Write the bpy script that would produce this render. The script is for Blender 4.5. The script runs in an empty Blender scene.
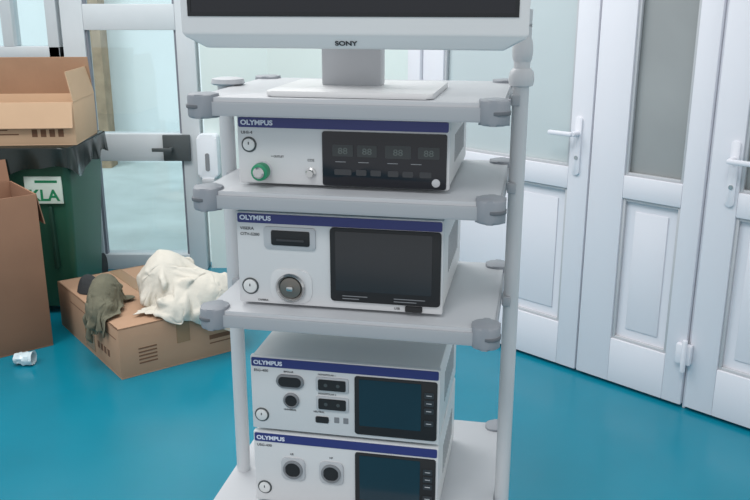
import bpy, bmesh, math, random
from mathutils import Vector, Matrix, noise
random.seed(4)
scene = bpy.context.scene
scene.view_settings.view_transform = 'Standard'

# ------------------------------------------------------------ materials
def lin(c):
    c = c/255.0
    return c/12.92 if c <= 0.04045 else ((c+0.055)/1.055)**2.4
def rgb(r, g, b): return (lin(r), lin(g), lin(b), 1.0)

def mat(name, col, rough=0.5, metal=0.0, var=0.0, scale=8.0, bump=0.0, bscale=60.0, spec=0.5, trans=0.0, stretch=None, alpha=1.0):
    m = bpy.data.materials.new(name); m.use_nodes = True
    nt = m.node_tree; b = nt.nodes['Principled BSDF']
    b.inputs['Base Color'].default_value = col
    b.inputs['Roughness'].default_value = rough
    b.inputs['Metallic'].default_value = metal
    b.inputs['Specular IOR Level'].default_value = spec
    b.inputs['Transmission Weight'].default_value = trans
    b.inputs['Alpha'].default_value = alpha
    tc = nt.nodes.new('ShaderNodeTexCoord')
    mp = nt.nodes.new('ShaderNodeMapping')
    nt.links.new(tc.outputs['Object'], mp.inputs['Vector'])
    if stretch: mp.inputs['Scale'].default_value = stretch
    if var > 0:
        n = nt.nodes.new('ShaderNodeTexNoise'); n.inputs['Scale'].default_value = scale
        n.inputs['Detail'].default_value = 4
        nt.links.new(mp.outputs['Vector'], n.inputs['Vector'])
        r = nt.nodes.new('ShaderNodeValToRGB')
        r.color_ramp.elements[0].position = 0.3; r.color_ramp.elements[1].position = 0.7
        r.color_ramp.elements[0].color = tuple(c*(1-var) for c in col[:3])+(1,)
        r.color_ramp.elements[1].color = tuple(min(1, c*(1+var)) for c in col[:3])+(1,)
        nt.links.new(n.outputs['Fac'], r.inputs['Fac'])
        nt.links.new(r.outputs['Color'], b.inputs['Base Color'])
    if bump > 0:
        n2 = nt.nodes.new('ShaderNodeTexNoise'); n2.inputs['Scale'].default_value = bscale
        nt.links.new(mp.outputs['Vector'], n2.inputs['Vector'])
        bp = nt.nodes.new('ShaderNodeBump'); bp.inputs['Strength'].default_value = bump
        bp.inputs['Distance'].default_value = 0.01
        nt.links.new(n2.outputs['Fac'], bp.inputs['Height'])
        nt.links.new(bp.outputs['Normal'], b.inputs['Normal'])
    return m

M = {}
M['floor'] = mat('vinyl_teal', rgb(8, 124, 147), 0.24, var=0.05, scale=3, bump=0.04, bscale=4)
M['wallmint'] = mat('paint_mint', rgb(208, 220, 218), 0.7, var=0.02, scale=2)
M['wallwhite'] = mat('paint_white', rgb(222, 226, 232), 0.7, var=0.02)
M['pvc'] = mat('pvc_white', rgb(220, 221, 228), 0.32, var=0.015, scale=2)
M['pvcgroove'] = mat('pvc_shadow_gap', rgb(120, 124, 134), 0.6)
M['frame'] = mat('alu_white_frame', rgb(198, 204, 208), 0.4, var=0.02)
M['glass_pale'] = mat('frosted_glass_pale', rgb(188, 199, 202), 0.22, var=0.05, scale=1.5)
M['glass_grey'] = mat('frosted_glass_grey', rgb(146, 150, 151), 0.25, var=0.10, scale=2.2)
M['shelf'] = mat('cart_shelf_grey', rgb(190, 192, 196), 0.45, var=0.015)
M['shelfedge'] = mat('cart_edge_grey', rgb(168, 171, 176), 0.45)
M['bumper'] = mat('bumper_grey', rgb(144, 148, 155), 0.5, bump=0.03)
M['bumperdark'] = mat('bumper_dark', rgb(100, 104, 110), 0.55)
M['post'] = mat('post_white', rgb(202, 204, 207), 0.35, var=0.01)
M['white'] = mat('device_white', rgb(218, 219, 219), 0.4, var=0.01)
M['face'] = mat('device_face', rgb(212, 213, 215), 0.42, var=0.01)
M['monwhite'] = mat('monitor_white', rgb(220, 220, 221), 0.4, var=0.01)
M['blue'] = mat('strip_blue', rgb(50, 56, 118), 0.35, var=0.02)
M['black'] = mat('black_gloss', rgb(22, 24, 32), 0.16)
M['blackm'] = mat('black_matte', rgb(26, 27, 30), 0.6)
M['screen'] = mat('screen_dark', rgb(40, 42, 46), 0.12, var=0.08, scale=6)
M['screen_teal'] = mat('screen_teal', rgb(28, 52, 64), 0.15, var=0.06, scale=6)
M['seg'] = mat('display_segment', rgb(50, 54, 56), 0.3)
M['digit'] = mat('display_digit', rgb(98, 106, 104), 0.4)
M['key'] = mat('touch_key_grey', rgb(52, 54, 58), 0.3)
M['grey'] = mat('grey_plastic', rgb(128, 130, 134), 0.45)
M['dkgrey'] = mat('dark_grey_plastic', rgb(72, 78, 80), 0.45)
M['ltgrey'] = mat('light_grey_plastic', rgb(186, 188, 192), 0.4)
M['ink'] = mat('dark_ink', rgb(50, 52, 58), 0.6)
M['letter'] = mat('silver_letter', rgb(225, 228, 240), 0.4)
M['green'] = mat('connector_green', rgb(30, 140, 100), 0.4)
M['chrome'] = mat('chrome', rgb(200, 200, 200), 0.22, metal=1.0)
M['brass'] = mat('socket_metal', rgb(128, 122, 116), 0.35, metal=0.8)
M['card'] = mat('cardboard', rgb(172, 138, 112), 0.85, var=0.06, scale=5, bump=0.08, bscale=40)
M['cardlt'] = mat('cardboard_light', rgb(196, 164, 134), 0.85, var=0.04, scale=5)
M['carddk'] = mat('cardboard_dark', rgb(142, 106, 84), 0.9, var=0.06, scale=5)
M['tape'] = mat('brown_tape', rgb(146, 116, 86), 0.25, var=0.04)
M['print'] = mat('carton_print_ink', rgb(110, 78, 58), 0.85)
M['bin'] = mat('bin_green', rgb(34, 84, 66), 0.45, var=0.06, scale=4)
M['bindk'] = mat('bin_dark_green', rgb(20, 58, 46), 0.5)
M['liner'] = mat('bag_dark', rgb(20, 32, 31), 0.22, var=0.1, scale=9)
M['rubber'] = mat('rubber', rgb(28, 28, 30), 0.8)
M['sticker'] = mat('sticker', rgb(206, 220, 210), 0.5)
M['stickergreen'] = mat('sticker_green_ink', rgb(20, 125, 84), 0.5)
M['coat'] = mat('white_cloth', rgb(206, 201, 190), 0.9, var=0.05, scale=12, bump=0.15, bscale=90)
M['olive'] = mat('olive_cloth', rgb(104, 102, 86), 0.95, var=0.16, scale=16, bump=0.25, bscale=70)
M['darkcloth'] = mat('dark_cloth', rgb(48, 50, 52), 0.95, var=0.12, scale=14, bump=0.3)
M['outwall'] = mat('exterior_plaster', rgb(228, 238, 241), 0.9, var=0.03, scale=1.5)
M['outground'] = mat('exterior_paving', rgb(190, 204, 204), 0.9, var=0.10, scale=3)
M['outbrown'] = mat('exterior_wood', rgb(160, 142, 120), 0.9, var=0.2, scale=9)
M['plastic'] = mat('clear_plastic', rgb(205, 222, 228), 0.12, var=0.05)

def glassmat():
    m = bpy.data.materials.new('clear_glass'); m.use_nodes = True
    nt = m.node_tree; nt.nodes.clear()
    o = nt.nodes.new('ShaderNodeOutputMaterial'); mx = nt.nodes.new('ShaderNodeMixShader')
    t = nt.nodes.new('ShaderNodeBsdfTransparent'); g = nt.nodes.new('ShaderNodeBsdfGlossy')
    t.inputs['Color'].default_value = (0.92, 0.97, 0.98, 1)
    g.inputs['Roughness'].default_value = 0.05; mx.inputs['Fac'].default_value = 0.08
    nt.links.new(t.outputs[0], mx.inputs[1]); nt.links.new(g.outputs[0], mx.inputs[2])
    nt.links.new(mx.outputs[0], o.inputs['Surface'])
    return m
M['glass'] = glassmat()

# ------------------------------------------------------------ helpers
def link(o):
    scene.collection.objects.link(o); return o

def thing(name, label, category, loc=(0, 0, 0), rz=0.0, group=None):
    e = bpy.data.objects.new(name, None); e.empty_display_size = 0.1
    e.location = loc; e.rotation_euler = (0, 0, rz)
    e['label'] = label; e['category'] = category
    if group: e['group'] = group
    return link(e)

def structure(name, loc=(0, 0, 0), rz=0.0):
    e = bpy.data.objects.new(name, None); e.location = loc; e.rotation_euler = (0, 0, rz)
    e['kind'] = 'structure'
    return link(e)

def fin(name, bm, m, parent=None, smooth=False, label=None):
    bmesh.ops.recalc_face_normals(bm, faces=bm.faces)
    me = bpy.data.meshes.new(name); bm.to_mesh(me); bm.free()
    me.materials.append(m)
    if smooth:
        for p in me.polygons: p.use_smooth = True
    o = bpy.data.objects.new(name, me); link(o)
    if parent: o.parent = parent
    if label: o['label'] = label
    if smooth:
        md = o.modifiers.new('es', 'EDGE_SPLIT'); md.split_angle = math.radians(40)
    return o

def addbox(bm, x0, x1, y0, y1, z0, z1, bev=0.0, seg=2):
    r = bmesh.ops.create_cube(bm, size=1.0)
    vs = r['verts']
    for v in vs:
        v.co = Vector(((x0+x1)/2+v.co.x*(x1-x0), (y0+y1)/2+v.co.y*(y1-y0), (z0+z1)/2+v.co.z*(z1-z0)))
    if bev > 0:
        es = list({e for v in vs for e in v.link_edges})
        bmesh.ops.bevel(bm, geom=es, offset=bev, segments=seg, profile=0.5, affect='EDGES')

def box(name, parent, x0, x1, y0, y1, z0, z1, m, bev=0.0, seg=2, label=None):
    bm = bmesh.new(); addbox(bm, x0, x1, y0, y1, z0, z1, bev, seg)
    return fin(name, bm, m, parent, smooth=bev > 0, label=label)

def boxes(name, parent, lst, m, bev=0.0):
    bm = bmesh.new()
    for b in lst: addbox(bm, *b, bev)
    return fin(name, bm, m, parent, smooth=bev > 0)

def rr(x0, x1, y0, y1, r, n=6):
    pts = []
    r = min(r, (x1-x0)/2-1e-5, (y1-y0)/2-1e-5)
    for cx, cy, a0 in ((x1-r, y1-r, 0), (x0+r, y1-r, 90), (x0+r, y0+r, 180), (x1-r, y0+r, 270)):
        for i in range(n+1):
            a = math.radians(a0+90*i/n)
            pts.append((cx+r*math.cos(a), cy+r*math.sin(a)))
    return pts

def addprism(bm, pts, f0, f1, bev=0.0):
    a = [bm.verts.new(f0(p)) for p in pts]; b = [bm.verts.new(f1(p)) for p in pts]
    n = len(pts)
    fa = bm.faces.new(a); fb = bm.faces.new(list(reversed(b)))
    for i in range(n):
        bm.faces.new((a[i], b[i], b[(i+1) % n], a[(i+1) % n]))
    if bev > 0:
        es = list({e for f in (fa, fb) for e in f.edges})
        bmesh.ops.bevel(bm, geom=es, offset=bev, segments=2, profile=0.5, affect='EDGES')

def plate(name, parent, x0, x1, z0, z1, yb, yf, r, m, bev=0.0, label=None):
    """rounded plate facing -y, between y=yb(back) and y=yf(front)"""
    bm = bmesh.new()
    addprism(bm, rr(x0, x1, z0, z1, r), lambda p: (p[0], yb, p[1]), lambda p: (p[0], yf, p[1]), 0)
    if bev > 0:
        es = [e for e in bm.edges if all(abs(v.co.y-yf) < 1e-6 for v in e.verts)]
        bmesh.ops.bevel(bm, geom=es, offset=bev, segments=2, profile=0.5, affect='EDGES')
    return fin(name, bm, m, parent, smooth=True, label=label)

def slab(name, parent, x0, x1, y0, y1, z0, z1, r, m, bev=0.0):
    bm = bmesh.new()
    addprism(bm, rr(x0, x1, y0, y1, r), lambda p: (p[0], p[1], z0), lambda p: (p[0], p[1], z1), bev)
    return fin(name, bm, m, parent, smooth=True)

def lathe(name, parent, center, prof, m, axis='y', n=32, label=None):
    bm = bmesh.new(); rings = []
    for r, h in prof:
        ring = []
        for i in range(n):
            a = 2*math.pi*i/n
            if axis == 'y': co = (center[0]+r*math.cos(a), center[1]-h, center[2]+r*math.sin(a))
            elif axis == 'x': co = (center[0]+h, center[1]+r*math.cos(a), center[2]+r*math.sin(a))
            else: co = (center[0]+r*math.cos(a), center[1]+r*math.sin(a), center[2]+h)
            ring.append(bm.verts.new(co))
        rings.append(ring)
    for k in range(len(rings)-1):
        for i in range(n):
            bm.faces.new((rings[k][i], rings[k][(i+1) % n], rings[k+1][(i+1) % n], rings[k+1][i]))
    bm.faces.new(rings[0]); bm.faces.new(list(reversed(rings[-1])))
    return fin(name, bm, m, parent, smooth=True, label=label)

def text(name, parent, s, loc, size, m, rot=(math.pi/2, 0, 0), align='LEFT', sx=1.0, depth=0.0003, bold=0.0):
    cu = bpy.data.curves.new(name, 'FONT'); cu.body = s; cu.size = size
    cu.extrude = depth; cu.align_x = align; cu.offset = bold
    o = bpy.data.objects.new(name, cu); link(o)
    bpy.context.view_layer.update()
    dg = bpy.context.evaluated_depsgraph_get()
    me = bpy.data.meshes.new_from_object(o.evaluated_get(dg))
    bpy.data.objects.remove(o)
    me.materials.clear(); me.materials.append(m)
    o = bpy.data.objects.new(name, me); link(o)
    o.location = loc; o.rotation_euler = rot; o.scale = (sx, 1, 1)
    if parent: o.parent = parent
    return o

# ------------------------------------------------------------ draped clothes (cloth settled first, while the scene is empty)
A1 = math.radians(36.8)
BOXLOC = Vector((-1.041, 3.204, 0))
def drape(colliders, sheets, frames=46):
    cols = []
    for kind, loc, dims, rot in colliders:
        bm = bmesh.new()
        if kind == 'box': bmesh.ops.create_cube(bm, size=1.0)
        else: bmesh.ops.create_icosphere(bm, subdivisions=3, radius=.5)
        me = bpy.data.meshes.new('tmp'); bm.to_mesh(me); bm.free()
        o = bpy.data.objects.new('tmp', me); link(o)
        o.location = loc; o.scale = dims; o.rotation_euler = (0, 0, rot)
        o.modifiers.new('c', 'COLLISION')
        o.collision.thickness_outer = .006; o.collision.cloth_friction = 30
        cols.append(o)
    cl = []
    for (c, sx, sy, rot, seed, wv) in sheets:
        bm = bmesh.new(); N = 64; g = []
        R = Matrix.Rotation(rot, 3, 'Z')
        for j in range(N+1):
            row = []
            for i in range(N+1):
                u = i/N-.5; v = j/N-.5
                x = u*sx; y = v*sy
                z = wv*math.sin(u*26+3*noise.noise(Vector((u*3, v*3, seed)))) + wv*.8*math.sin(v*21+seed+3*noise.noise(Vector((v*4, u*3, seed+4))))
                z += .05*noise.noise(Vector((u*4, v*4, seed)))
                p = R @ Vector((x, y, z))
                row.append(bm.verts.new((c[0]+p.x, c[1]+p.y, c[2]+p.z)))
            g.append(row)
        for j in range(N):
            for i in range(N):
                bm.faces.new((g[j][i], g[j][i+1], g[j+1][i+1], g[j+1][i]))
        me = bpy.data.meshes.new('tmpc'); bm.to_mesh(me); bm.free()
        o = bpy.data.objects.new('tmpc', me); link(o)
        md = o.modifiers.new('cloth', 'CLOTH')
        s = md.settings; s.quality = 6; s.mass = .25; s.tension_stiffness = 14; s.compression_stiffness = 14
        s.shear_stiffness = 4; s.bending_stiffness = .3; s.air_damping = 2
        md.collision_settings.distance_min = .006; md.collision_settings.collision_quality = 3
        md.collision_settings.use_self_collision = False
        md.point_cache.frame_start = 1; md.point_cache.frame_end = frames+2
        cl.append(o)
    for fr in range(1, frames+1):
        scene.frame_set(fr)
    out = []
    dg = bpy.context.evaluated_depsgraph_get()
    for o in cl:
        out.append(bpy.data.meshes.new_from_object(o.evaluated_get(dg)))
    for o in cols+cl: bpy.data.objects.remove(o)
    scene.frame_set(1)
    return out
ex = Vector((math.cos(A1), math.sin(A1), 0)); ey = Vector((-math.sin(A1), math.cos(A1), 0))
bc = BOXLOC+ex*.28+ey*.39; bc.z = .1105
settled = None
try:
    settled = drape([
        ('box', bc, (.56, .78, .221), A1),
        ('box', (-1, 3.5, -.02), (3, 3, .04), 0),
        ('ball', (-.91, 3.54, .27), (.22, .20, .34), 0),
        ('ball', (-.77, 3.50, .25), (.30, .20, .22), .2),
        ('ball', (-.84, 3.40, .23), (.16, .08, .10), .5),
        ('ball', (-1.165, 3.46, .25), (.10, .20, .22), 0),
        ('ball', (-1.16, 3.38, .235), (.09, .10, .12), 0),
    ], [((-.83, 3.49, .50), .54, .42, .25, 2.0, .028),
        ((-1.16, 3.42, .45), .17, .42, .1, 5.0, .022)])
except Exception as e:
    print('cloth failed', e)

def cloth_part(name, parent, me, m, off):
    me.materials.clear(); me.materials.append(m)
    for v in me.vertices: v.co -= Vector(off)
    for p in me.polygons: p.use_smooth = True
    o = bpy.data.objects.new(name, me); link(o); o.parent = parent
    sm = o.modifiers.new('s', 'SMOOTH'); sm.factor = .5; sm.iterations = 2
    so = o.modifiers.new('t', 'SOLIDIFY'); so.thickness = .004; so.offset = 1
    sb = o.modifiers.new('b', 'SUBSURF'); sb.levels = 1; sb.render_levels = 1
    return o
zt = .2225
if settled:
    j1 = thing('jacket', 'crumpled white jacket heaped on top of the cardboard box', 'clothing', (-.84, 3.50, zt))
    cloth_part('jacket_body', j1, settled[0], M['coat'], (-.84, 3.50, zt))
    j2 = thing('jacket', 'crumpled olive jacket bunched beside the white jacket', 'clothing', (-1.16, 3.42, zt))
    cloth_part('jacket_body', j2, settled[1], M['olive'], (-1.16, 3.42, zt))

# ------------------------------------------------------------ room shell
BY = 4.73
o = box('floor', None, -4, 4, -1.5, BY+0.12, -0.1, 0, M['floor']); o['kind'] = 'structure'
o = boxes('wall_back', None, [
    (-4, -2.6, BY, BY+.12, 0, 2.8), (-2.6, -1.70, BY, BY+.12, 0, 1.20),
    (-2.6, -1.70, BY, BY+.12, 2.2, 2.8), (-1.70, -0.95, BY, BY+.12, 2.2, 2.8),
    (-0.95, -0.50, BY, BY+.12, 0, 2.8)], M['wallmint']); o['kind'] = 'structure'

d = structure('door_1', (-1.325, BY, 0))
boxes('door_frame', d, [(-.355, -.235, -.03, .07, 0, 2.2), (.255, .355, -.03, .07, 0, 2.2),
      (-.235, .255, -.03, .07, 1.345, 1.48), (-.235, .255, -.03, .07, .636, .788),
      (-.235, .255, -.03, .07, 0.0, .09), (-.235, .255, -.03, .07, 2.08, 2.2)], M['frame'], 0.004)
boxes('frame_bead', d, [(-.235, -.222, -.015, .02, .09, 2.08), (.242, .255, -.015, .02, .09, 2.08)], M['pvcgroove'])
box('glass_pane', d, -.235, .255, .01, .018, .09, 2.08, M['glass'])
box('lock_plate', d, .15, .30, -.055, -.03, .64, .785, M['dkgrey'], .004)
boxes('door_handle', d, [(.19, .21, -.10, -.055, .70, .72), (.10, .21, -.105, -.09, .70, .72)], M['dkgrey'], .003)
d = structure('window_1', (-2.1, BY, 0))
boxes('window_frame', d, [(-.5, -.42, -.03, .07, 1.2, 2.2), (.34, .40, -.03, .07, 1.2, 2.2), (.10, .16, -.03, .07, 1.26, 2.14),
      (-.5, .4, -.03, .07, 1.2, 1.26), (-.5, .4, -.03, .07, 2.14, 2.2)], M['frame'], .004)
box('glass_pane', d, -.42, .34, .01, .018, 1.26, 2.14, M['glass'])
o = box('ground', None, -6, 2, BY+.13, 9.5, -0.12, -0.02, M['outground']); o['kind'] = 'structure'
o = box('wall_outside', None, -6, 2, 8.2, 8.4, -.02, 3.2, M['outwall']); o['kind'] = 'structure'
o = box('trim_1', None, -2.62, -2.48, 7.9, 8.1, -.02, 3.0, M['outbrown']); o['kind'] = 'structure'

ANG = -math.pi/4
W0 = (0.6254, 3.517, 0)
w = structure('wall_right', W0, ANG)
boxes('wall_panel', w, [(-1.9, -.64, 0, .12, 0, 2.8), (-.64, 1.60, 0, .12, 2.12, 2.8), (1.60, 2.9, 0, .12, 0, 2.8)], M['wallmint'])
def door(name, s0, s1, gl0, gl1, gm, z0=0.015, groove=True):
    d = structure(name, W0, ANG)
    y0, y1 = -.02, .045
    boxes('door_leaf', d, [(s0, gl0, y0, y1, z0, 2.06), (gl1, s1, y0, y1, z0, 2.06),
        (gl0, gl1, y0, y1, z0, .20), (gl0, gl1, y0, y1, .775, .862), (gl0, gl1, y0, y1, 1.96, 2.06)], M['pvc'], .003)
    box('lower_panel', d, gl0, gl1, .004, .03, .20, .775, M['pvc'])
    bm = bmesh.new()
    for (a, b, c, e) in ((gl0, gl1, .20, .775), (gl0, gl1, .862, 1.96)):
        t = .012
        for q in ((a, a+t, c, e), (b-t, b, c, e), (a+t, b-t, c, c+t), (a+t, b-t, e-t, e)):
            addbox(bm, q[0], q[1], -.012, .004, q[2], q[3], .002)
    fin('glazing_bead', bm, M['ltgrey'], d, smooth=True)
    g = .05
    if gl1-gl0 > .2:
        bm = bmesh.new()
        addbox(bm, gl0+g, gl1-g, -.001, .004, .20+g, .775-g, .002)
        fin('raised_panel', bm, M['pvc'], d, smooth=True)
    box('glass_pane', d, gl0, gl1, .008, .016, .862, 1.96, gm)
    return d
dA = door('door_2', -.56, .316, -.44, .225, M['glass_pale'])
dB = door('door_3', .324, .782, .470, .704, M['glass_grey'])
dC = door('door_4', .798, 1.52, .905, 1.42, M['glass_grey'])
f = structure('trim_2', W0, ANG)
boxes('door_casing', f, [(-.64, -.565, -.035, .12, 0, 2.12), (1.525, 1.60, -.035, .12, 0, 2.12), (-.565, 1.525, -.035, .12, 2.07, 2.12),
      (-.565, 1.525, .03, .10, 0, .012), (.784, .796, -.004, .05, 0.0, 2.07)], M['pvc'], .003)
box('shadow_gap', f, -.56, 1.52, .05, .08, .012, 2.07, M['pvcgroove'])
def lever(d, s, z, direction=1):
    plate('handle_plate', d, s-.016, s+.016, z-.12, z+.11, -.02, -.028, .014, M['pvc'], .002)
    lathe('handle_neck', d, (s, -.028, z+.045), [(.011, 0), (.011, .03), (.009, .04)], M['pvc'])
    x0, x1 = sorted((s, s+direction*.10))
    box('lever_handle', d, x0-.008, x1, -.078, -.062, z+.036, z+.054, M['pvc'], .006)
    lathe('key_cylinder', d, (s, -.028, z-.05), [(.008, 0), (.008, .003)], M['chrome'])
lever(dA, .262, .955, -1)
lever(dC, .880, .93, 1)
boxes('door_hinge', dB, [(.752, .812, -.045, -.02, .19, .27)], M['pvc'], .006)
lathe('hinge_pin', dB, (.79, -.05, .165), [(.009, 0), (.010, .005), (.010, .12), (.008, .125)], M['pvc'], axis='z')

t = thing('soap_dispenser', 'white plastic wall dispenser mounted beside the glass door', 'dispenser', (-.925, BY, .50))
plate('dispenser_body', t, -.055, .055, 0.05, .29, -.001, -.09, .02, M['wallwhite'], .012)
plate('view_window', t, -.012, .012, .09, .19, -.09, -.092, .01, M['grey'])
boxes('dispenser_lever', t, [(-.035, .035, -.10, -.02, 0.02, .05)], M['ltgrey'], .006)

# ------------------------------------------------------------ cart
PHI = math.radians(11)
CX, CY = -.0533, 1.38
def cw(x, y, z): return (CX+x*math.cos(PHI)+y*math.sin(PHI), CY-x*math.sin(PHI)+y*math.cos(PHI), z)
cart = thing('medical_trolley', 'light grey medical trolley with stacked shelves and corner bumpers', 'trolley', (CX, CY, 0), -PHI)
def shelf(zt, xl, xr, d, th=.030):
    s = slab('shelf', cart, xl+.006, xr-.006, .004, d-.004, zt-th+.003, zt, .035, M['shelf'], .003)
    bm = bmesh.new()
    addprism(bm, rr(xl+.002, xr-.002, 0.0, d, .038), lambda p: (p[0], p[1], zt-th), lambda p: (p[0], p[1], zt-.007), .003)
    fin('edge_band', bm, M['shelfedge'], s, smooth=True)
    for sx in (-1, 1):
        for sy in (0, 1):
            bm = bmesh.new()
            x0, x1 = (xr-.043, xr+.006) if sx > 0 else (xl-.006, xl+.043)
            y0, y1 = (-.009, .046) if sy == 0 else (d-.046, d+.009)
            addprism(bm, rr(x0, x1, y0, y1, .020, 8), lambda p: (p[0], p[1], zt-th-.005), lambda p: (p[0], p[1], zt+.005), .005)
            fin('corner_bumper', bm, M['bumper'], s, smooth=True)
            if sy == 0:
                bm = bmesh.new()
                xa, xb = (xr-.030, xr+.0075) if sx > 0 else (xl-.0075, xl+.030)
                addprism(bm, rr(xa, xb, -.0105, .034, .020, 8), lambda p: (p[0], p[1], zt-.5*th-.003), lambda p: (p[0], p[1], zt-.5*th+.003), .001)
                fin('bumper_groove', bm, M['bumperdark'], s, smooth=True)
    return s
S1, S2, S3, S4 = 1.345, 1.186, .967, .520
shelf(S1, -.262, .262, .39); shelf(S2, -.262, .262, .39); shelf(S3, -.262, .262, .39); shelf(S4, -.305, .268, .53)
PQ = .213
for sx in (-1, 1):
    x = sx*.278
    lathe('post', cart, (x, PQ, .16), [(.0145, 0), (.0145, 1.30 if sx > 0 else 1.186)], M['post'], axis='z', n=28)
    for z in (S1, S2, S3):
        box('post_bracket', cart, min(x, sx*.262), max(x, sx*.262), PQ-.02, PQ+.02, z-.026, z-.006, M['shelfedge'], .003)
lathe('post_collar', cart, (.278, PQ, 1.352), [(.015, 0), (.021, .002), (.023, .012), (.021, .026), (.016, .032)], M['post'], axis='z', n=28)
lathe('post_knob', cart, (.278, PQ, 1.395), [(.0145, 0), (.017, .005), (.0185, .02), (.017, .034), (.014, .044), (.0145, .06), (.0145, .09)], M['post'], axis='z', n=28)
lathe('post_cap', cart, (-.272, PQ, 1.346), [(.028, 0), (.032, .003), (.030, .011), (.02, .013)], M['shelf'], axis='z', n=28)
slab('base', cart, -.30, .30, -.02, .50, .10, .17, .06, M['shelf'], .008)
for sx in (-1, 1):
    for yy in (.04, .44):
        c = lathe('castor', cart, (sx*.25-.0125, yy, .05), [(.03, 0), (.05, .002), (.05, .023), (.03, .025)], M['rubber'], axis='x')
        boxes('castor_fork', c, [(sx*.25-.022, sx*.25-.016, yy-.02, yy+.02, .04, .10), (sx*.25+.016, sx*.25+.022, yy-.02, yy+.02, .04, .10), (sx*.25-.022, sx*.25+.022, yy-.02, yy+.02, .095, .105)], M['grey'])

# ------------------------------------------------------------ monitor
mon = thing('monitor', 'white flat-panel medical monitor on a stand with a flat base plate', 'monitor', cw(.008, .02, S1+.001), -PHI)
mz = 1.4245-S1-.001
mw, mh = .285, .375
bm = bmesh.new()
prof = [(0.002, mz+.018), (0, mz+.022), (0, mz+mh), (.05, mz+mh), (.055, mz+.02), (.045, mz+.002), (.009, mz-.001)]
a = [bm.verts.new((-mw, p[0], p[1])) for p in prof]; b = [bm.verts.new((mw, p[0], p[1])) for p in prof]
for lst, sg in ((a, 1), (b, -1)):
    for v in lst:
        if v.co.z < mz+.015: v.co.x += sg*.040
        elif v.co.z < mz+.021: v.co.x += sg*.006
bm.faces.new(a); bm.faces.new(list(reversed(b)))
n = len(prof)
for i in range(n): bm.faces.new((a[i], b[i], b[(i+1) % n], a[(i+1) % n]))
bmesh.ops.bevel(bm, geom=list(bm.edges), offset=.0035, segments=3, profile=0.5, affect='EDGES')
fin('monitor_housing', bm, M['monwhite'], mon, smooth=True)
boxes('screen_bezel', mon, [(-mw+.014, mw-.018, -.0015, .004, mz+.050, mz+.056), (-mw+.014, mw-.018, -.0015, .004, mz+mh-.03, mz+mh-.024),
      (-mw+.014, -mw+.020, -.0015, .004, mz+.056, mz+mh-.03), (mw-.024, mw-.018, -.0015, .004, mz+.056, mz+mh-.03)], M['blackm'])
box('screen', mon, -mw+.019, mw-.023, -.0008, .004, mz+.055, mz+mh-.029, M['black'])
text('brand_lettering', mon, 'SONY', (-.006, .0058, mz+.0052), .0105, M['ink'], align='CENTER', sx=1.3, bold=.0003, rot=(math.radians(110), 0, 0))
boxes('monitor_neck', mon, [(-.078, .030, .12, .16, .006, mz+.16)], M['ltgrey'], .006)
boxes('mount_block', mon, [(-.09, .05, .05, .125, mz+.06, mz+.2)], M['monwhite'], .006)
slab('base_plate', mon, -.146, .136, .006, .235, 0, .009, .012, M['monwhite'], .003)

# ------------------------------------------------------------ devices
def device(name, label, cat, lx, ly, z, w, h, dep, strip):
    t = thing(name, label, cat, cw(lx+.005, ly, z), -PHI)
    f = .005
    box('housing', t, -w/2+.002, w/2-.002, .012, dep, f, h, M['white'], .004)
    box('front_panel', t, -w/2, w/2, 0, .014, f, h+.001, M['face'], .003)
    plate('brand_strip', t, -w/2+.003, w/2-.003, h-strip, h-.002, 0.001, -.0012, .003, M['blue'])
    for sx in (-1, 1):
        for yy in (.04, dep-.04):
            lathe('foot', t, (sx*(w/2-.04), yy, 0), [(.010, 0), (.012, .002), (.012, f+.001)], M['rubber'], axis='z', n=16)
    bm = bmesh.new()
    for i in range(9): addbox(bm, w/2-.003, w/2-.0015, .10+i*.02, .108+i*.02, h*.3, h*.7)
    fin('side_vent', bm, M['grey'], t)
    return t
def power(t, x, z, r=.0125):
    lathe('power_button', t, (x, 0.001, z), [(r+.001, 0), (r+.001, .0022), (r-.001, .003), (r-.002, .002)], M['dkgrey'])
    lathe('button_cap', t, (x, 0.001, z), [(r-.002, 0), (r-.002, .004), (r-.004, .005)], M['white'])
    plate('button_mark', t, x-.001, x+.001, z, z+.005, -.003, -.0044, .0008, M['ink'])
def brand(t, x, z, s, model, mz_, ms=.006, sub=None):
    text('brand_lettering', t, 'OLYMPUS', (x, -.0014, z), s, M['letter'], sx=1.15, bold=.0004)
    text('model_lettering', t, model, (x, -.0004, mz_), ms, M['ink'], sx=1.1)
    if sub: text('model_lettering', t, sub, (x, -.0004, mz_-ms*1.4), ms, M['ink'], sx=1.1)

W = .37
d1 = device('insufflator', 'white insufflator unit with blue strip and green gas connector', 'medical device', -.019, .052, S2+.001, W, .122, .33, .019)
brand(d1, -.178, .1075, .0115, 'UHI-4', .0915, .0075)
power(d1, -.164, .073)
lathe('gas_connector', d1, (-.141, .001, .028), [(.017, 0), (.017, .003), (.015, .005)], M['ltgrey'])
lathe('connector_ring', d1, (-.141, -.003, .028), [(.0150, 0), (.0155, .010), (.0145, .018), (.011, .020)], M['green'])
lathe('connector_core', d1, (-.141, -.018, .028), [(.010, 0), (.010, .007), (.007, .010)], M['chrome'])
lathe('sensor_port', d1, (-.054, .001, .027), [(.009, 0), (.009, .004), (.006, .006), (.006, .013), (.004, .013)], M['chrome'])
text('port_mark', d1, 'CO2', (-.060, -.0004, .047), .006, M['ink'])
text('port_mark', d1, '+ OUTLET', (-.125, -.0004, .052), .005, M['ink'])
plate('display_panel', d1, -.033, .180, .0065, .100, .001, -.003, .004, M['black'], .001)
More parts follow.
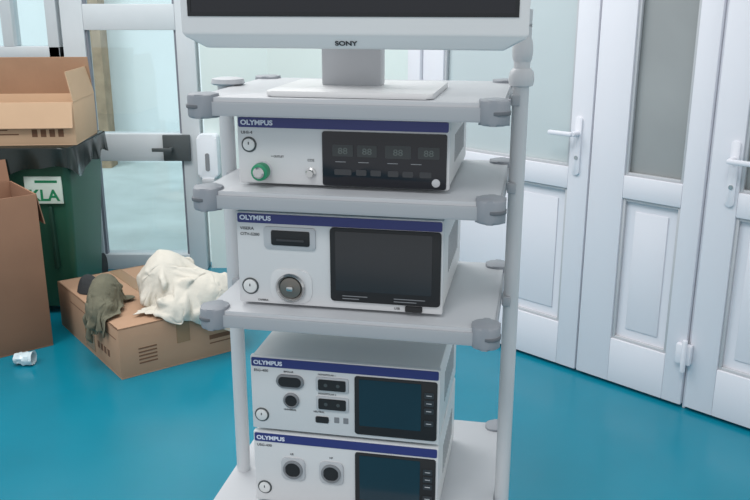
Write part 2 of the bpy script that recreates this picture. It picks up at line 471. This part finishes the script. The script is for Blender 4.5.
for (xx, zz, ww, hh) in ((.003, .068, .036, .020), (.045, .068, .034, .020), (.098, .068, .044, .022), (.150, .068, .036, .020)):
    pw = plate('display_window', d1, xx-ww/2, xx+ww/2, zz-hh/2, zz+hh/2, -.0025, -.0036, .002, M['seg'])
    text('display_digits', pw, '88', (xx, -.0038, zz-.0055), .015, M['digit'], align='CENTER', sx=1.15)
for (xx, ww) in ((.003, .030), (.035, .018), (.060, .018), (.090, .018), (.115, .018), (.145, .020)):
    plate('touch_key', d1, xx-ww/2, xx+ww/2, .026, .036, -.0025, -.0036, .002, M['key'])
lathe('round_key', d1, (.163, -.002, .018), [(.007, 0), (.007, .003), (.005, .004)], M['ltgrey'])
for xx in (-.01, .03, .08, .12):
    box('key_caption', d1, xx, xx+.018, -.0036, -.002, .048, .0493, M['grey'])

d2 = device('video_processor', 'white endoscopy video processor with touch screen and round camera socket', 'medical device', -.0245, .041, S3+.001, W, .174, .335, .019)
brand(d2, -.178, .1605, .0115, 'VISERA', .1420, .0075, 'OTV-S200')
plate('slot_surround', d2, -.134, -.040, .110, .150, .001, -.003, .006, M['ltgrey'], .001)
plate('card_slot', d2, -.120, -.050, .117, .144, -.002, -.0045, .003, M['blackm'], .0008)
plate('slot_lip', d2, -.110, -.060, .125, .129, -.004, -.006, .001, M['key'])
plate('screen_bezel', d2, -.0135, .181, .020, .154, .001, -.004, .006, M['blackm'], .001)
plate('touch_screen', d2, -.004, .166, .040, .148, -.0035, -.0046, .002, M['screen'])
power(d2, -.163, .037, .0145)
plate('socket_surround', d2, -.125, -.048, .004+.006, .072, .001, -.002, .02, M['face'], .001)
lathe('camera_socket', d2, (-.087, -.001, .039), [(.026, 0), (.027, .006), (.024, .010), (.021, .006), (.019, .003)], M['chrome'])
lathe('socket_core', d2, (-.087, -.001, .039), [(.019, 0), (.019, .005), (.012, .006)], M['brass'])
plate('socket_key', d2, -.093, -.081, .035, .043, -.006, -.012, .002, M['chrome'], .001)
plate('usb_port', d2, .120, .150, .008, .018, .001, -.0045, .002, M['blackm'])
for k, (xx, zz, ww) in enumerate(((.008, .030, .045), (.008, .025, .030), (.100, .030, .055), (.100, .025, .040))):
    box('caption_line', d2, xx, xx+ww, -.0046, -.003, zz, zz+.0014, M['grey'])
text('caption_lettering', d2, 'USB', (.100, -.0004, .010), .006, M['ink'])
text('caption_lettering', d2, 'CAMERA', (-.15, -.0004, .010), .005, M['ink'])

def generator(name, label, z, kind):
    H = .159
    t = device(name, label, 'medical device', -.031, .098, z, W, H, .33, .020)
    brand(t, -.178, H-.0155, .0115, 'ESG-400' if kind == 0 else 'USG-400', H-.031, .0075)
    power(t, -.165, .036, .0135)
    plate('display_panel', t, .022, .180, .014, .135, .001, -.003, .005, M['blackm'], .001)
    plate('touch_screen', t, .031, .150, .033, .130, -.0025, -.0038, .002, M['screen_teal'])
    for zz in (.108, .092, .076, .050):
        plate('touch_key', t, .156, .174, zz-.006, zz+.006, -.0025, -.0045, .002, M['key'])
        box('key_caption', t, .160, .170, -.0052, -.004, zz-.0007, zz+.0007, M['ltgrey'])
    if kind == 0:
        plate('output_socket', t, -.133, -.078, .098, .126, .001, -.004, .013, M['grey'], .0015)
        plate('socket_opening', t, -.128, -.083, .102, .122, -.003, -.005, .009, M['blackm'])
        for (xx, zz) in ((-.022, .112), (-.022, .072)):
            plate('output_socket', t, xx-.032, xx+.032, zz-.015, zz+.015, .001, -.003, .004, M['ltgrey'], .0015)
            plate('socket_opening', t, xx-.027, xx+.027, zz-.011, zz+.011, -.002, -.005, .003, M['blackm'])
            lathe('pin_hole', t, (xx-.012, -.004, zz), [(.0035, 0), (.0035, .0014), (.003, .0014)], M['dkgrey'], n=16)
            lathe('pin_hole', t, (xx+.012, -.004, zz), [(.0035, 0), (.0035, .0014), (.003, .0014)], M['dkgrey'], n=16)
        lathe('output_socket', t, (-.104, .001, .072), [(.016, 0), (.016, .004), (.013, .006), (.011, .004)], M['grey'])
        lathe('socket_opening', t, (-.104, .001, .072), [(.011, 0), (.011, .0055), (.005, .005)], M['blackm'])
        plate('usb_port', t, -.056, -.030, .030, .043, .001, -.002, .003, M['blackm'])
        for xx in (-.014, .004):
            plate('caution_symbol', t, xx-.005, xx+.005, .032, .044, .0005, -.0006, .001, M['grey'])
        text('port_mark', t, 'NEUTRAL', (-.060, -.0004, .051), .005, M['ink'])
        text('port_mark', t, 'MONOPOLAR 1', (-.050, -.0004, .130), .005, M['ink'])
        text('port_mark', t, 'MONOPOLAR 2', (-.050, -.0004, .090), .005, M['ink'])
        text('port_mark', t, 'BIPOLAR', (-.118, -.0004, .130), .005, M['ink'])
        text('port_mark', t, 'UNIVERSAL', (-.120, -.0004, .050), .005, M['ink'])
    else:
        for (xx, zz) in ((-.104, .084), (-.026, .084)):
            plate('output_socket', t, xx-.024, xx+.024, zz-.024, zz+.024, .001, -.004, .010, M['ltgrey'], .0015)
            lathe('socket_ring', t, (xx, -.003, zz), [(.020, 0), (.020, .004), (.016, .005), (.015, .002)], M['grey'])
            plate('socket_opening', t, xx-.014, xx+.014, zz-.014, zz+.014, -.003, -.0065, .007, M['blackm'])
        text('port_mark', t, 'US', (-.110, -.0004, .114), .006, M['ink'])
        text('port_mark', t, 'HF', (-.030, -.0004, .114), .006, M['ink'])
generator('ultrasonic_generator', 'white ultrasonic generator with two round sockets and dark touch screen', S4+.001, 1)
generator('electrosurgical_generator', 'white electrosurgical generator with several dark sockets stacked on another unit', S4+.1625, 0)

# ------------------------------------------------------------ cartons
def carton(name, label, loc, rz, lx, ly, h, flaps, m, open_=True, th=.006):
    t = thing(name, label, 'box', loc, rz)
    L = [(0, lx, 0, ly, 0, th), (0, lx, 0, th, th, h), (0, lx, ly-th, ly, th, h), (0, th, th, ly-th, th, h), (lx-th, lx, th, ly-th, th, h)]
    if not open_: L.append((0, lx, 0, ly, h-th, h))
    boxes('carton_body', t, L, m, .0015)
    for (side, ang, ln, fm) in flaps:
        bm = bmesh.new()
        wd = lx if side in 'fb' else ly
        addbox(bm, .004, wd-.004, 0, ln, -.002, .002, .001)
        o = fin('flap', bm, fm, t)
        if side == 'f': Mx = Matrix.Translation((wd, 0, h)) @ Matrix.Rotation(math.pi, 4, 'Z')
        elif side == 'b': Mx = Matrix.Translation((0, ly, h))
        elif side == 'l': Mx = Matrix.Translation((0, 0, h)) @ Matrix.Rotation(math.pi/2, 4, 'Z')
        else: Mx = Matrix.Translation((lx, ly, h)) @ Matrix.Rotation(-math.pi/2, 4, 'Z')
        o.matrix_local = Mx @ Matrix.Rotation(math.radians(ang), 4, 'X')
    return t
c1 = carton('cardboard_box', 'taped brown cardboard box lying on the floor under clothes', BOXLOC, A1, .56, .78, .22, [], M['card'], open_=False)
boxes('packing_tape', c1, [(.25, .31, -.0015, 0, .10, .22), (.25, .31, -.001, .781, .22, .2215), (-.0015, 0, .30, .42, .02, .16)], M['tape'])
for i in range(5): box('printed_bar', c1, .08, .16, -.001, .0005, .05+i*.016, .056+i*.016, M['print'])
box('printed_bar', c1, .40, .50, -.001, .0005, .06, .065, M['print']); box('printed_block', c1, .40, .50, -.001, .0005, .08, .10, M['print'])
for i in range(4): box('printed_block', c1, -.001, .0005, .12+i*.04, .145+i*.04, .06, .09, M['print'])
boxes('carton_seam', c1, [(-.001, .0005, .03, .60, .168, .171)], M['print'])
c2 = carton('cardboard_box', 'tall open brown cardboard box standing on the floor', (-1.455-.60*.78, 3.573-.60*.63, 0), math.radians(38.9), .60, .36, .70,
     [('b', 75, .10, M['carddk']), ('r', -80, .14, M['carddk']), ('l', 60, .10, M['card'])], M['carddk'])
b0 = thing('waste_bin', 'green plastic wheeled waste container with a white sticker', 'bin', (-1.70, 3.92, 0))
bm = bmesh.new()
addprism(bm, rr(-1, 1, -1, 1, .12, 4), lambda p: (p[0]*.225, .26+p[1]*.20, .04), lambda p: (p[0]*.268, .26+p[1]*.26, .80))
fin('bin_body', bm, M['bin'], b0, smooth=True)
slab('bin_rim', b0, -.276, .276, -.015, .535, .775, .805, .04, M['bin'], .006)
slab('bin_lid', b0, -.284, .284, -.03, .55, .806, .845, .05, M['liner'], .010)
bm = bmesh.new(); pts = rr(-.286, .286, -.033, .553, .05, 10); dense = []
for i in range(len(pts)):
    a_ = Vector(pts[i]); b_ = Vector(pts[(i+1) % len(pts)]); kk = max(1, int((b_-a_).length/.012))
    for q in range(kk): dense.append(a_.lerp(b_, q/kk))
ctr = Vector((0, .26)); rings = []
for k in range(10):
    ring = []
    for i, p in enumerate(dense):
        nn = noise.noise(Vector((p.x*6, p.y*6, 2)))
        drop = (.105+.075*nn)*k/9
        dr = (p-ctr).normalized()
        wob = .004+(.006*math.sin(i*.55+4*nn)+.012*nn+.006)*k/9
        ring.append(bm.verts.new((p.x+dr.x*wob, p.y+dr.y*wob, .840-drop)))
    rings.append(ring)
for k in range(9):
    for i in range(len(dense)):
        bm.faces.new((rings[k][i], rings[k][(i+1) % len(dense)], rings[k+1][(i+1) % len(dense)], rings[k+1][i]))
fin('bin_liner', bm, M['liner'], b0, smooth=True, label='black plastic bag hanging over the rim')
for sx in (-1, 1):
    lathe('wheel', b0, (sx*.20-.02, .50, .09), [(.05, 0), (.09, .004), (.09, .036), (.05, .04)], M['rubber'], axis='x')
    box('bin_rib', b0, sx*.16-.008, sx*.16+.008, .0, .06, .25, .56, M['bindk'], .003)
stk = box('bin_sticker', b0, .05, .225, .002, .012, .575, .705, M['sticker'], .001)
text('sticker_lettering', b0, 'KLA', (.066, .0015, .59), .075, M['stickergreen'], sx=1.05, bold=.002)
box('sticker_line', b0, .10, .205, .001, .009, .675, .687, M['stickergreen'])
c3 = carton('cardboard_box', 'open light brown cardboard box with raised flaps on the green bin', (-2.02, 3.93, .8455), math.radians(4), .62, .40, .20,
     [('r', 100, .14, M['cardlt']), ('b', 105, .19, M['card']), ('f', -78, .12, M['cardlt'])], M['cardlt'])
for i in range(3): box('printed_bar', c3, .06, .36-.05*i, -.001, .0005, .05+i*.02, .055+i*.02, M['print'])
for i in range(4): box('printed_block', c3, .42+i*.04, .445+i*.04, -.001, .0005, .04, .075, M['print'])

def heap(name, parent, cx, cy, z, rx, ry, h, rot, m, seed, fold=.03, nr=34, na=96):
    bm = bmesh.new(); rings = []
    R = Matrix.Rotation(rot, 3, 'Z')
    for k in range(nr+1):
        t = k/nr; ring = []
        for i in range(na):
            a = 2*math.pi*i/na
            out = 1+.18*noise.noise(Vector((math.cos(a)*1.6+seed, math.sin(a)*1.6, seed)))
            x = rx*t*math.cos(a)*out; y = ry*t*math.sin(a)*out
            prof = (1-t**2.2)**.8 if t < 1 else 0
            nz = noise.noise(Vector((x*8+seed, y*8, seed*2)))
            ridge = (1-abs(noise.noise(Vector((x*7-y*10+seed, y*4+x*7, 3.1))))*2.2)
            zz = max(.004, h*prof*(1+.35*nz)+fold*ridge*min(1, prof*1.6))
            if k == nr: zz = 0
            p = R @ Vector((x, y, zz))
            ring.append(bm.verts.new((cx+p.x, cy+p.y, z+p.z)))
        rings.append(ring)
    for k in range(nr):
        for i in range(na):
            bm.faces.new((rings[k][i], rings[k][(i+1) % na], rings[k+1][(i+1) % na], rings[k+1][i]))
    bmesh.ops.remove_doubles(bm, verts=bm.verts, dist=.0005)
    return fin(name, bm, m, parent, smooth=True)
if not settled:
    j1 = thing('jacket', 'crumpled white jacket heaped on top of the cardboard box', 'clothing', (-.845, 3.50, zt))
    heap('jacket_body', j1, 0, 0, 0, .21, .14, .17, .15, M['coat'], 3.3)
    j2 = thing('jacket', 'crumpled olive jacket bunched beside the white jacket', 'clothing', (-1.125, 3.40, zt))
    heap('jacket_body', j2, 0, 0, 0, .07, .15, .15, .15, M['olive'], 7.7)
j3 = thing('scarf', 'dark bundled scarf beside the olive jacket', 'clothing', (-1.305, 3.69, zt))
heap('scarf_body', j3, 0, 0, 0, .055, .06, .06, .2, M['darkcloth'], 1.2, fold=.02)

cup = thing('plastic_cup', 'crumpled clear plastic cup lying on the teal floor', 'cup', (-1.50, 3.36, 0))
bm = bmesh.new(); rings = []
for k in range(9):
    ring = []
    for i in range(20):
        a = 2*math.pi*i/20; r = .026+.010*k/8
        r *= 1+.35*noise.noise(Vector((math.cos(a)*2, math.sin(a)*2, k*.6)))
        ring.append(bm.verts.new((-.04+.01*k, r*math.cos(a), .030+max(-.029, r*.8*math.sin(a)))))
    rings.append(ring)
for k in range(8):
    for i in range(20):
        bm.faces.new((rings[k][i], rings[k][(i+1) % 20], rings[k+1][(i+1) % 20], rings[k+1][i]))
bm.faces.new(rings[0])
fin('cup_body', bm, M['plastic'], cup, smooth=True)

# ------------------------------------------------------------ light
wd = bpy.data.worlds.new('world'); scene.world = wd; wd.use_nodes = True
bg = wd.node_tree.nodes['Background']; bg.inputs['Color'].default_value = (.95, .98, 1, 1); bg.inputs['Strength'].default_value = .78
def area(name, loc, rot, size, sy, e, col=(1, 1, 1)):
    l = bpy.data.lights.new(name, 'AREA'); l.shape = 'RECTANGLE'; l.size = size; l.size_y = sy; l.energy = e; l.color = col
    o = bpy.data.objects.new(name, l); o.location = loc; o.rotation_euler = rot; link(o)
area('ceiling_light', (-1.0, 3.0, 2.75), (0, math.radians(-18), 0), 2.0, 1.6, 42, (1, .99, .98))
area('outdoor_fill', (-2.2, 5.4, 3.6), (math.radians(45), 0, 0), 5.0, 1.5, 75, (.95, .98, 1))  # added fill lamp, brightens the exterior wall behind the glass door
s = bpy.data.lights.new('sun', 'SUN'); s.energy = 0.8; s.angle = .3
so = bpy.data.objects.new('sun', s); so.rotation_euler = (math.radians(40), 0, math.radians(-25)); link(so)

# ------------------------------------------------------------ camera
cam = bpy.data.cameras.new('camera'); co = bpy.data.objects.new('camera', cam); link(co)
cam.sensor_width = 36; cam.lens = 850/750*36; cam.clip_start = .05
co.location = (0, 0, 1.5)
co.rotation_euler = (math.radians(90)-math.atan(250/850), 0, 0)
scene.camera = co
